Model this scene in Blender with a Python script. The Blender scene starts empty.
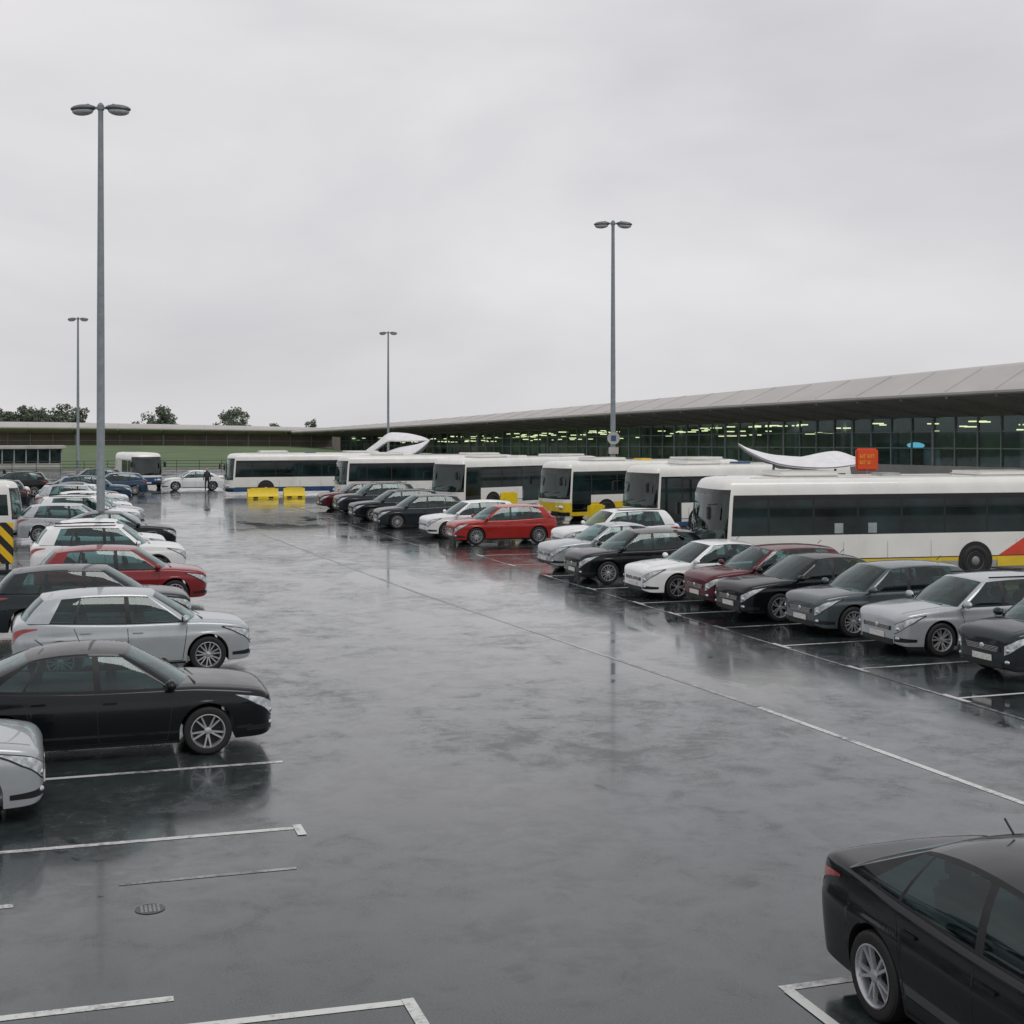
import bpy, bmesh, math, random
import numpy as np
from mathutils import Vector, Matrix, Euler
random.seed(7)
S=bpy.context.scene
S.view_settings.view_transform='Standard'
S.view_settings.look='None'
S.view_settings.exposure=0
R=math.radians

# ------------------------------------------------------------ materials
def newmat(name):
    m=bpy.data.materials.new(name); m.use_nodes=True
    nt=m.node_tree
    return m,nt,nt.nodes['Principled BSDF']
def N(nt,t,**k):
    n=nt.nodes.new(t)
    for a,b in k.items(): setattr(n,a,b)
    return n
def noise(nt,scale,detail=3,rough=.5,coord='Object',vec=None,dist=0):
    n=N(nt,'ShaderNodeTexNoise'); n.inputs['Scale'].default_value=scale
    n.inputs['Detail'].default_value=detail; n.inputs['Roughness'].default_value=rough
    n.inputs['Distortion'].default_value=dist
    if vec is None:
        tc=N(nt,'ShaderNodeTexCoord'); vec=tc.outputs[coord]
    nt.links.new(vec,n.inputs['Vector'])
    return n
def ramp(nt,fac,stops,interp='LINEAR'):
    r=N(nt,'ShaderNodeValToRGB'); r.color_ramp.interpolation=interp
    e=r.color_ramp.elements
    while len(e)<len(stops): e.new(.5)
    for i,(p,c) in enumerate(stops):
        e[i].position=p
        if not hasattr(c,'__len__'): c=(c,c,c)
        e[i].color=(c[0],c[1],c[2],1)
    nt.links.new(fac,r.inputs['Fac']); return r
def mixc(nt,fac,a,b):
    m=N(nt,'ShaderNodeMix',data_type='RGBA')
    for s,v in ((m.inputs[0],fac),(m.inputs[6],a),(m.inputs[7],b)):
        if hasattr(v,'links') : nt.links.new(v,s)
        elif hasattr(v,'__len__'): s.default_value=(v[0],v[1],v[2],1)
        else: s.default_value=v
    return m.outputs[2]
def simple(name,col,rough=.5,metal=0,coat=0,var=.15,nscale=3,spec=.5):
    m,nt,b=newmat(name)
    n=noise(nt,nscale,4)
    r=ramp(nt,n.outputs['Fac'],[(.3,tuple(c*(1-var) for c in col)),(.7,tuple(min(1,c*(1+var)) for c in col))])
    nt.links.new(r.outputs[0],b.inputs['Base Color'])
    rr=ramp(nt,n.outputs['Fac'],[(.3,rough*.8),(.7,min(1,rough*1.25))])
    nt.links.new(rr.outputs[0],b.inputs['Roughness'])
    b.inputs['Metallic'].default_value=metal
    b.inputs['Coat Weight'].default_value=coat
    b.inputs['Coat Roughness'].default_value=.03
    b.inputs['Specular IOR Level'].default_value=spec
    return m
def paint(name,col,metal=.3,coat=.8):
    return simple(name,col,rough=.3,metal=metal,coat=coat,var=.06,nscale=2,spec=.1)
P={ 'black':paint('paint_black',(.004,.006,.007),.0,.6),
    'dgrey':paint('paint_dark_grey',(.020,.028,.032),.3,.6),
    'grey':paint('paint_grey',(.085,.105,.115),.4),
    'silver':paint('paint_silver',(.42,.45,.47),.3),
    'white':paint('paint_white',(.80,.81,.81),0),
    'red':paint('paint_red',(.34,.020,.016),.1),
    'red2':paint('paint_deep_red',(.22,.016,.020),.15),
    'maroon':paint('paint_maroon',(.10,.013,.022),.25,.6),
    'blue':paint('paint_blue',(.015,.05,.10),.2)}
def glass_mat(name,tint,gloss=(.85,.95,.95),lo=.045,hi=.95,rough=.02):
    m=bpy.data.materials.new(name); m.use_nodes=True; nt=m.node_tree; nt.nodes.clear()
    out=N(nt,'ShaderNodeOutputMaterial'); mx=N(nt,'ShaderNodeMixShader'); tr=N(nt,'ShaderNodeBsdfTransparent'); gl=N(nt,'ShaderNodeBsdfGlossy')
    tr.inputs[0].default_value=(*tint,1); gl.inputs[0].default_value=(*gloss,1); gl.inputs['Roughness'].default_value=rough
    lw=N(nt,'ShaderNodeLayerWeight'); lw.inputs['Blend'].default_value=.5
    pw=N(nt,'ShaderNodeMath',operation='POWER'); nt.links.new(lw.outputs['Facing'],pw.inputs[0]); pw.inputs[1].default_value=4.5
    ma=N(nt,'ShaderNodeMath',operation='MULTIPLY_ADD'); nt.links.new(pw.outputs[0],ma.inputs[0]); ma.inputs[1].default_value=hi-lo; ma.inputs[2].default_value=lo
    nt.links.new(ma.outputs[0],mx.inputs[0]); nt.links.new(tr.outputs[0],mx.inputs[1]); nt.links.new(gl.outputs[0],mx.inputs[2]); nt.links.new(mx.outputs[0],out.inputs[0])
    return m
glassM=glass_mat('car_glass',(.36,.52,.52),lo=.06)
dglassM=simple('dark_glazing',(.015,.024,.024),rough=.05,var=.6,nscale=1.3,spec=.5)
trimM=simple('black_trim',(.008,.009,.010),rough=.5)
chromeM=simple('chrome',(.6,.6,.6),rough=.15,metal=1)
tyreM=simple('tyre_rubber',(.012,.012,.012),rough=.6)
rimM=simple('alloy_rim',(.5,.51,.53),rough=.28,metal=.7)
steelM=simple('steel_wheel',(.22,.22,.22),rough=.45,metal=.3)
headM=simple('headlight_lens',(.50,.54,.56),rough=.06,coat=1,var=.5,nscale=11)
tailM=simple('tail_light_lens',(.32,.01,.01),rough=.12,coat=1,var=.4,nscale=14)
plateM=simple('number_plate',(.7,.7,.66),rough=.4,var=.2,nscale=22)
seatM=simple('seat_fabric',(.03,.03,.032),rough=.9)

# ------------------------------------------------------------ mesh builder
class MB:
    def __init__(s): s.v=[];s.f=[];s.m=[]
    def grid(s,G,mat=0,closeu=False,closev=False,flip=False):
        nu=len(G);nv=len(G[0]);o=len(s.v)
        for row in G: s.v.extend([tuple(p) for p in row])
        for i in range(nu if closeu else nu-1):
            for j in range(nv if closev else nv-1):
                a=o+i*nv+j;b=o+i*nv+(j+1)%nv
                c=o+((i+1)%nu)*nv+(j+1)%nv;d=o+((i+1)%nu)*nv+j
                s.f.append((a,d,c,b) if flip else (a,b,c,d))
                s.m.append(mat(i,j) if callable(mat) else mat)
    def poly(s,pts,mat=0):
        o=len(s.v); s.v.extend([tuple(p) for p in pts]); s.f.append(tuple(range(o,o+len(pts)))); s.m.append(mat)
    def box(s,c,sz,mat=0,rot=None,bev=0):
        o=len(s.v);x,y,z=[a/2 for a in sz]
        M=(rot.to_matrix() if rot else Matrix.Identity(3)); c=Vector(c)
        if bev<=0:
            for q in ((-x,-y,-z),(x,-y,-z),(x,y,-z),(-x,y,-z),(-x,-y,z),(x,-y,z),(x,y,z),(-x,y,z)):
                s.v.append(tuple(c+M@Vector(q)))
            for f in ((0,3,2,1),(4,5,6,7),(0,1,5,4),(1,2,6,5),(2,3,7,6),(3,0,4,7)):
                s.f.append(tuple(o+i for i in f)); s.m.append(mat)
        else:
            bm=bmesh.new(); bmesh.ops.create_cube(bm,size=1)
            for v in bm.verts: v.co=Vector((v.co.x*sz[0],v.co.y*sz[1],v.co.z*sz[2]))
            bmesh.ops.bevel(bm,geom=bm.edges[:],offset=bev,segments=2,affect='EDGES')
            bm.verts.index_update()
            for v in bm.verts: s.v.append(tuple(c+M@v.co))
            for f in bm.faces: s.f.append(tuple(o+v.index for v in f.verts)); s.m.append(mat)
            bm.free()
    def ell(s,c,r,mat=0,rot=None,n=14,k=8):
        M=(rot.to_matrix() if rot else Matrix.Identity(3)); c=Vector(c)
        G=[]
        for i in range(k+1):
            a=math.pi*i/k
            G.append([c+M@Vector((r[0]*math.sin(a)*math.cos(2*math.pi*j/n),r[1]*math.sin(a)*math.sin(2*math.pi*j/n),r[2]*math.cos(a))) for j in range(n)])
        s.grid(G,mat,closev=True)
    def lathe(s,prof,c,axis,mat=0,n=28):
        G=[]
        for r,h in prof:
            row=[]
            for j in range(n):
                a=2*math.pi*j/n
                row.append((c[0]+r*math.cos(a),c[1]+h,c[2]+r*math.sin(a)) if axis=='y' else (c[0]+r*math.cos(a),c[1]+r*math.sin(a),c[2]+h))
            G.append(row)
        s.grid(G,mat,closev=True,flip=(axis=='y'))
    def merge(s,o,M):
        k=len(s.v)
        s.v.extend([tuple(M@Vector(p)) for p in o.v]); s.f.extend([tuple(i+k for i in f) for f in o.f]); s.m.extend(o.m)
    def mesh(s,name,mats,smooth=True,angle=32,doubles=True,recalc=True):
        me=bpy.data.meshes.new(name); me.from_pydata(s.v,[],s.f)
        for m in mats: me.materials.append(m)
        me.polygons.foreach_set('material_index',s.m)
        bm=bmesh.new(); bm.from_mesh(me)
        if doubles: bmesh.ops.remove_doubles(bm,verts=bm.verts,dist=.0002)
        if recalc: bmesh.ops.recalc_face_normals(bm,faces=bm.faces)
        bm.to_mesh(me); bm.free()
        if smooth:
            me.polygons.foreach_set('use_smooth',[True]*len(me.polygons))
            me.set_sharp_from_angle(angle=R(angle))
        me.update(); return me
def obj(name,me,loc=(0,0,0),rz=0,parent=None):
    o=bpy.data.objects.new(name,me); S.collection.objects.link(o)
    o.location=loc; o.rotation_euler=(0,0,rz)
    if parent: o.parent=parent
    return o

def curve(pts):
    xs=np.array([p[0] for p in pts],float); ys=np.array([p[1] for p in pts],float)
    d=np.diff(ys)/np.diff(xs); m=np.zeros(len(xs)); m[0]=d[0]; m[-1]=d[-1]
    for i in range(1,len(xs)-1):
        m[i]=0 if d[i-1]*d[i]<=0 else 2*d[i-1]*d[i]/(d[i-1]+d[i])
    def f(x):
        x=min(max(x,xs[0]),xs[-1]); i=min(int(np.searchsorted(xs,x,side='right'))-1,len(xs)-2)
        h=xs[i+1]-xs[i]; t=(x-xs[i])/h
        return float((2*t**3-3*t*t+1)*ys[i]+(t**3-2*t*t+t)*h*m[i]+(-2*t**3+3*t*t)*ys[i+1]+(t**3-t*t)*h*m[i+1])
    return f

# ------------------------------------------------------------ wheel
def wheel(spokes=5,r=.325):
    w=MB(); k=r/.325
    w.lathe([(.222*k,.085),(.23*k,.1),(.27*k,.108),(.30*k,.103),(.318*k,.086),(r,.05),(r,-.05),(.318*k,-.09),(.2*k,-.1)],(0,0,0),'y',4,36)
    w.lathe([(.224*k,.09),(.229*k,.106),(.218*k,.108),(.206*k,.09),(.2*k,.0)],(0,0,0),'y',5,36)
    w.lathe([(.201*k,.02),(.001,.02)],(0,0,0),'y',2,24)
    w.lathe([(.05*k,.05),(.048*k,.088),(.03*k,.095),(.001,.096)],(0,0,0),'y',5,16)
    for i in range(spokes):
        for da in (-.13,.13):
            a=2*math.pi*i/spokes+da
            a2=2*math.pi*i/spokes+da*1.5
            p0=Vector((.035*k*math.cos(a),.0,.035*k*math.sin(a))); p1=Vector((.212*k*math.cos(a2),0,.212*k*math.sin(a2)))
            t=(p1-p0).normalized(); nn=Vector((-t.z,0,t.x))
            pts=[]
            for p,ww,yy in ((p0,.018*k,.085),(p1,.014*k,.095)):
                pts.append([p+nn*ww+Vector((0,yy-.03,0)),p+nn*ww*.7+Vector((0,yy,0)),p-nn*ww*.7+Vector((0,yy,0)),p-nn*ww+Vector((0,yy-.03,0))])
            w.grid(pts,5)
    return w
def buswheel(r=.48):
    w=MB()
    w.lathe([(.29,.085),(.30,.10),(.36,.115),(.43,.11),(.465,.09),(r,.05),(r,-.15),(.2,-.15)],(0,0,0),'y',4,36)
    w.lathe([(.292,.09),(.285,.10),(.27,.07),(.20,.02),(.15,.02),(.145,.08),(.10,.11),(.001,.115)],(0,0,0),'y',5,30)
    for i in range(10):
        a=2*math.pi*i/10
        w.ell((.235*math.cos(a),.05,.235*math.sin(a)),(.022,.01,.022),2,n=8,k=4)
    return w

# ------------------------------------------------------------ car
def car_mesh(name,L,W,H,wb,top,ws,rg,side,raised=0,spokes=5,wr=.335,rails=False,qw=.42):
    b=MB(); h2=L/2
    top=curve(top)
    x0=.9
    def plan(x):
        if x>x0:
            s=(x-x0)/(h2-x0); return 1-.05*s**2-.06*s**6-.22*s**26
        if x<-x0:
            s=(-x-x0)/(h2-x0); return 1-.05*s**2-.03*s**6-.16*s**26
        return 1
    sec=curve([(.1,.90),(.24,.95),(.34,.966),(.46,.982),(.60,.996),(.69,1.0),(.735,.996),(.77,.978),(.86,.966),(1.0,.943),(1.2,.90)])
    def side_y(x,z): return W/2*plan(x)*sec(z-raised)
    def ztop(x):
        s=max(0,(x-x0)/(h2-x0)); r_=max(0,(-x-x0)/(h2-x0))
        return top(x)-.10*s**22-.08*r_**26
    def zbot(x):
        s=max(0,abs(x)-x0)/(h2-x0)
        return .19+raised*.5+.02*s**2+.06*s**18
    ra=wr+.045
    xs=set()
    for k in range(19):
        d=.75*(k/18)**2.6
        xs.add(round(h2-d,5)); xs.add(round(-h2+d,5))
    for x in np.linspace(-h2+.75,h2-.75,30): xs.add(round(float(x),5))
    xs={x for x in xs if all(abs(x-w_)>ra+.01 for w_ in wb)}
    for w_ in wb:
        for k in range(23):
            a=math.pi*k/22; xs.add(round(w_+ra*math.cos(a)*.9995,5))
        xs.add(round(w_+ra*1.0015,5)); xs.add(round(w_-ra*1.0015,5))
    xs=sorted(xs)
    xfb,xft=ws; xrb,xrt=rg; yb=W/2*.93; yt=W/2*.72
    G=[]
    for x in xs:
        zb=zbot(x)
        for w_ in wb:
            if abs(x-w_)<ra: zb=max(zb,wr+math.sqrt(max(0,ra*ra-(x-w_)**2)))
        zt=ztop(x); zs=zt-.085
        half=[(0,zb),(side_y(x,zb)*.75,zb),(side_y(x,zb)-.035,zb),(side_y(x,zb)-.008,zb+.004)]
        for k in range(15):
            z=zb+.012+(zs-zb-.012)*k/14
            half.append((side_y(x,z),z))
        ys=side_y(x,zs)
        for q,dz in ((.992,.035),(.972,.06),(.935,.078),(.87,.088),(.7,.1),(.4,.112),(0,.118)): half.append((ys*q,zs+dz))
        ring=[(x,y,z) for y,z in half]+[(x,-y,z) for y,z in reversed(half[1:-1])]
        G.append(ring)
    nr=len(G[0])
    def mf(i,j):
        jj=j if j<nr/2 else nr-1-j
        if jj>=22 and xrb+.14<xs[i]<xfb-.28: return 2
        return 2 if jj<3 else 0
    b.grid(G,mf,closev=True)
    b.poly(G[0],0); b.poly(list(reversed(G[-1])),0)
    xm=(xft+xrt)/2; hl=(xft-xrt)/2
    def rz(x,y): return H-.055-.05*max(0,abs((x-xm)/hl))**2.2-(.025 if x<xm else 0)*((x-xm)/hl)**2+.055*(1-min(1,abs(y)/yt)**2.2)
    cols=[];mt=[]
    for fr in (0,.2,.4,.6,.8,.95):
        cols.append(((xfb-.26*fr**2.2,yb*fr*.985),(xft-.09*fr**2,yt*fr))); mt.append('g')
    mt[-1]='p'
    cols.append(((xfb-.31,yb*.992),(xft-.12,yt*.995))); mt.append('p')
    A,B,C=side
    fa=xfb-.36
    def bcol(xb,xt,m): cols.append(((xb,yb),(xt,yt))); mt.append(m)
    bcol(fa,xft-.16,'g')
    for q in (.33,.66): bcol(fa+(B+.04-fa)*q,(xft-.16)+(B+.0-(xft-.16))*q,'g')
    bcol(B+.045,B-.0,'b'); bcol(B-.045,B-.08,'g')
    Ct=max(C+.12,xrt+.22)
    for q in (.33,.66): bcol(B-.045+(C-B+.045)*q,B-.08+(Ct-B+.08)*q,'g')
    bcol(C,Ct,'b'); bcol(C-.04,Ct-.03,'g'); bcol(C-.04-(C-xrb)*qw,Ct-.03-(Ct-xrt)*(qw+.03),'p')
    bcol(xrb+.2,xrt+.09,'p')
    for fr,m in ((.985,'p'),(.9,'g'),(.7,'g'),(.45,'g'),(.2,'g'),(0,'g')):
        cols.append(((xrb+.16*fr**3,yb*fr*.97),(xrt+.07*fr**2,yt*fr))); mt.append(m)
    vs=[0,.05,.2,.4,.6,.78,.92,.955,1]
    for sgn in (1,-1):
        Gg=[]
        for (pb,pt) in cols:
            col=[]
            z0=top(pb[0])-.02
            z1=rz(pt[0],pt[1])
            for v in vs:
                bul=.03*math.sin(math.pi*v)
                fy=pb[1]/yb
                x=pb[0]+(pt[0]-pb[0])*v+ (bul*(1 if pb[0]>0 else -1) if fy<.95 else 0)
                y=(pb[1]+(pt[1]-pb[1])*v)+bul*min(1,fy)
                col.append((x,y*sgn,z0+(z1-z0)*v))
            for w_ in (.06,.16,.35,.6,.82,1):
                y=pt[1]*(1-w_); col.append((pt[0],y*sgn,rz(pt[0],y)))
            Gg.append(col)
        def gm(i,j):
            if j>=len(vs)-2: return 0
            t=mt[i]
            if t=='p': return 0
            if j==0: return 2
            if t=='b': return 2
            if j==len(vs)-3: return 2 if 5<i<len(mt)-7 else 1
            return 1
        b.grid(Gg,gm,flip=(sgn<0))
    b.ell((xfb-.38,0,top(xfb)-.03),(.32,.76,.07),2,n=20)
    b.ell((xrb+.28,0,top(xrb)-.03),(.26,.70,.06),2,n=20)
    for xsx in (.12,-.88):
        for sg in (1,-1):
            b.box((xsx,sg*.37,top(0)+.04),(.13,.5,.34),9,Euler((0,R(-12),0)),bev=.05)
            b.box((xsx-.06,sg*.37,top(0)+.285),(.10,.26,.17),9,bev=.04)
    b.box((xm,0,H-.115),((xft-xrt)*.72,.95,.015),9)
    b.box((xft+.06,0,H-.15),(.02,.22,.06),2,bev=.005)
    def strip(pts,w=.012,mat=2,off=.0015):
        for sg in (1,-1):
            Gs=[]
            for i,(x,z) in enumerate(pts):
                a=pts[max(0,i-1)];c=pts[min(len(pts)-1,i+1)]
                t=Vector((c[0]-a[0],c[1]-a[1])).normalized(); n=Vector((-t.y,t.x))*w/2
                Gs.append([(x+n.x,sg*(side_y(x+n.x,z+n.y)+off),z+n.y),(x-n.x,sg*(side_y(x-n.x,z-n.y)+off),z-n.y)])
            b.grid(Gs,mat)
    def patch(xa,xb,zu,zl,mat,n=16,m=5,off=.005):
        for sg in (1,-1):
            Gs=[]
            for i in range(n+1):
                s_=i/n; x=xa+(xb-xa)*(1-(1-s_)**3); row=[]
                for j in range(m+1):
                    z=zu(s_,x)+(zl(s_,x)-zu(s_,x))*j/m
                    e=.001*(1 if x<0 else -1)
                    dyx=(side_y(x+e,z)-side_y(x,z))/e; dyz=(side_y(x,z+.001)-side_y(x,z))/.001
                    nn=Vector((-dyx,1,-dyz)).normalized()*off
                    row.append((x+nn.x,sg*(side_y(x,z)+nn.y),z+nn.z))
                Gs.append(row)
            b.grid(Gs,mat)
    def vl(x,x2,z1=None,z0=.25):
        z1=z1 or top(x2)-.09
        return [(x+(x2-x)*t,(z0+raised*.5)+(z1-z0-raised*.5)*t) for t in np.linspace(0,1,9)]
    strip(vl(fa-.02,fa+.06)); strip(vl(B+.02,B-.02))
    xc=wb[1]+ra+.02
    strip([(xc,z) for z in np.linspace(.27+raised*.5,.5+raised*.5,4)]+[(xc+(C-.02-xc)*t,.5+raised*.5+(top(C)-.09-.5-raised*.5)*t) for t in np.linspace(.15,1,7)])
    strip([(xc+(fa-.02-xc)*t,.25+raised*.5) for t in np.linspace(0,1,14)])
    for xh in (B+.16,C+.18):
        for sg in (1,-1):
            z=top(xh)-.17; b.box((xh,sg*(side_y(xh,z)+.012),z),(.19,.022,.025),0,bev=.007)
    xa,xb_=wb[1]+ra+.02,wb[0]-ra-.02
    zs=.225+raised*.5
    for sg in (1,-1):
        b.grid([[(x,sg*(side_y(x,zz)+.004),zz) for zz in (zs-.03,zs+.01)] for x in np.linspace(xa,xb_,14)],2)
    if raised:
        for w_ in wb:
            for sg in (1,-1):
                b.grid([[(w_+rr_*math.cos(a),sg*(side_y(w_+rr_*math.cos(a),wr+rr_*math.sin(a))+.006),wr+rr_*math.sin(a)) for rr_ in (ra-.002,ra+.05)] for a in np.linspace(0.02,math.pi-.02,22)],2)
    for sg in (1,-1):
        xmr=fa-.0; zm=top(xmr)+.06
        b.box((xmr,sg*(yb+.04),zm-.035),(.06,.12,.03),2)
        b.ell((xmr+.02,sg*(yb+.15),zm),(.075,.12,.075),0)
        b.box((xmr-.035,sg*(yb+.15),zm),(.03,.17,.1),2,bev=.012)
    # lights
    hu=lambda s_,x:ztop(x)-.085
    hl_=lambda s_,x:ztop(x)-.095-.05*min(1,s_*4)-.115*min(1,s_*1.7)
    patch(h2-.56,h2-.0006,lambda s_,x:hu(s_,x)+.008,lambda s_,x:hl_(s_,x)-.012,2,off=.003)
    patch(h2-.52,h2-.0015,lambda s_,x:hu(s_,x)-.004,lambda s_,x:hl_(s_,x)+.004,6,off=.007)
    patch(h2-.36,h2-.001,lambda s_,x:.42+raised*.7-.06*(1-s_),lambda s_,x:.30+raised*.7,2,off=.003)
    patch(-h2+.42,-h2+.001,lambda s_,x:ztop(x)-.11,lambda s_,x:ztop(x)-.13-.15*min(1,s_*1.5),7)
    for sg in (1,-1):
        b.ell((h2-.035,sg*W/2*.72,.37+raised*.7),(.05,.06,.035),6)
        zq=ztop(h2)-.165
        b.ell((h2-.05,sg*W/2*.74,zq),(.06,.055,.05),3)
    zg=ztop(h2)-.165
    b.box((h2-.02,0,zg),(.065,1.02,.14),2,bev=.03)
    for dz,ww in ((.04,.88),(.013,.86),(-.014,.84),(-.04,.8)): b.box((h2+.014,0,zg+dz),(.010,ww,.008),3)
    b.ell((h2+.018,0,zg+.015),(.014,.065,.055),3)
    b.box((h2-.025,0,.30+raised*.6),(.07,1.15,.15),2,bev=.03)
    b.box((h2+.016,0,.40+raised*.6),(.02,.52,.11),8,bev=.004)
    b.box((-h2-.004,0,ztop(-h2)-.25),(.02,.52,.11),8,bev=.004)
    b.box((-h2+.03,0,.30+raised*.6),(.09,1.2,.14),2,bev=.03)
    for sg in (1,-1):
        Gs=[]
        for x in np.linspace(xfb-.2,h2-.14,14):
            q=.80; z=ztop(x)-.085+.0945; Gs.append([(x,sg*side_y(x,ztop(x)-.085)*q,z+.0035),(x,sg*(side_y(x,ztop(x)-.085)*q-.010),z+.005)])
        b.grid(Gs,2)
    b.box((xfb-.03,.25,top(xfb)+.028),(.02,.58,.012),2,Euler((0,0,R(7))))
    b.box((xfb-.03,-.38,top(xfb)+.028),(.02,.5,.012),2,Euler((0,0,R(7))))
    b.box((xrt+.14,0,H+.03),(.012,.012,.14),2,Euler((0,R(-50),0)))
    if rails:
        for sg in (1,-1):
            b.box(((xft+xrt)/2,sg*yt*.96,H-.03),((xft-xrt)*.8,.035,.03),2,bev=.01)
    w=wheel(spokes,wr)
    for x in wb:
        for sg in (1,-1):
            M=Matrix.Translation((x,sg*(W/2-.118),wr))@Matrix.Rotation(0 if sg>0 else math.pi,4,'Z')@Matrix.Rotation(random.random()*2,4,'Y')
            b.merge(w,M)
    return b.mesh(name,[P['black'],glassM,trimM,chromeM,tyreM,rimM,headM,tailM,plateM,seatM])
T={}
T['sedan']=(car_mesh('sedan_mesh',4.55,1.80,1.50,(1.38,-1.32),[(-2.28,.99),(-2.10,1.045),(-1.75,1.05),(-1,1.0),(0,.96),(1.1,.955),(1.6,.92),(2.05,.86),(2.28,.81)],(1.22,.34),(-1.92,-1.0),(.6,-.08,-1.02)),4.55)
T['hatch']=(car_mesh('hatchback_mesh',4.22,1.79,1.54,(1.30,-1.30),[(-2.11,1.03),(-1.9,1.06),(-1,1.01),(0,.97),(1.05,.965),(1.5,.935),(1.9,.88),(2.11,.83)],(1.22,.36),(-2.02,-1.62),(.6,-.12,-1.05),spokes=7),4.22)
T['compact']=(car_mesh('compact_hatchback_mesh',3.98,1.74,1.53,(1.24,-1.24),[(-1.99,1.02),(-1.8,1.06),(-1,1.03),(0,.98),(1.0,.975),(1.4,.95),(1.8,.89),(1.99,.84)],(1.20,.40),(-1.90,-1.38),(.6,-.10,-.98),spokes=6,qw=.3,wr=.315),3.98)
T['estate']=(car_mesh('estate_mesh',4.6,1.81,1.53,(1.40,-1.33),[(-2.30,1.01),(-2.1,1.04),(-1,.99),(0,.965),(1.1,.96),(1.6,.925),(2.05,.87),(2.30,.82)],(1.22,.34),(-2.22,-1.90),(.6,-.08,-1.08),rails=True,qw=.6,spokes=6),4.6)
T['suv']=(car_mesh('suv_mesh',4.42,1.86,1.70,(1.34,-1.31),[(-2.21,1.13),(-2.0,1.17),(-1,1.12),(0,1.09),(1.05,1.09),(1.55,1.07),(2.0,1.01),(2.21,.95)],(1.16,.40),(-2.12,-1.78),(.6,-.12,-1.08),raised=.12,wr=.36,rails=True),4.42)
def place(kind,col,nose,yc,head,yaw=0,name='parked_car'):
    me,L=T[kind]; a=R(head+yaw)
    cx=nose-math.cos(R(head))*L/2
    o=obj(name,me,(cx,yc,0),a)
    o.material_slots[0].link='OBJECT'; o.material_slots[0].material=P[col]
    return o
J=lambda:random.uniform(-1.2,1.2)
for k,c,n,y in [('hatch','silver',-.2,17.1),('sedan','black',2.85,19.95),('hatch','silver',3.4,26.4),('hatch','dgrey',2.75,31.3),('hatch','red2',3.6,36.3),
    ('suv','white',3.6,42.4),('compact','white',3.4,47.6),('sedan','black',4.1,52.4),('hatch','silver',2.6,57.8),('suv','white',3.3,61.2),('estate','silver',3.7,65.4),('compact','white',3.4,69.5),
    ('suv','silver',3.2,74.0),('hatch','white',3.6,78.2),('sedan','dgrey',3.3,82.5),('suv','blue',4.2,87.5),('sedan','black',3.6,92.2)]:
    place(k,c,n,y,0,J())
for k,c,n,y in [('hatch','dgrey',-4.2,52.5),('sedan','silver',-4.2,64.5),('suv','white',-4.0,68.5),('hatch','black',-4.1,72.5),('compact','grey',-4.2,77),('suv','dgrey',-4.0,82),('sedan','white',-4.1,87),('hatch','white',-9.8,91),
    ('suv','black',-3.0,97.5),('sedan','silver',-3.2,103),('suv','white',-8.5,104),('hatch','maroon',-9.0,110),('suv','dgrey',2.2,104)]:
    place(k,c,n-2.2,y,180,J())
for k,c,n,y in [('compact','dgrey',15.9,20.6),('estate','silver',15.7,23.55),('hatch','grey',15.5,26.25),('sedan','black',15.1,28.9),('hatch','maroon',15.3,31.05),('sedan','white',14.6,33.35),
    ('hatch','black',14.35,37.25),('sedan','silver',14.7,40.7),('suv','white',16.6,44.6),('hatch','red',14.6,51.3),('hatch','white',14.4,54.8),('hatch','dgrey',13.7,60.6),('estate','black',13.7,66.2),('suv','dgrey',13.9,71.2),('sedan','maroon',13.9,76.2)]:
    place(k,c,n,y,180,J())
o=place('sedan','black',0,0,0); o.location=(6.72,7.55,0); o.rotation_euler=(0,0,R(-91.5))
place('sedan','white',7.2,103.5,180)
place('hatch','blue',1.5,98,180)

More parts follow.
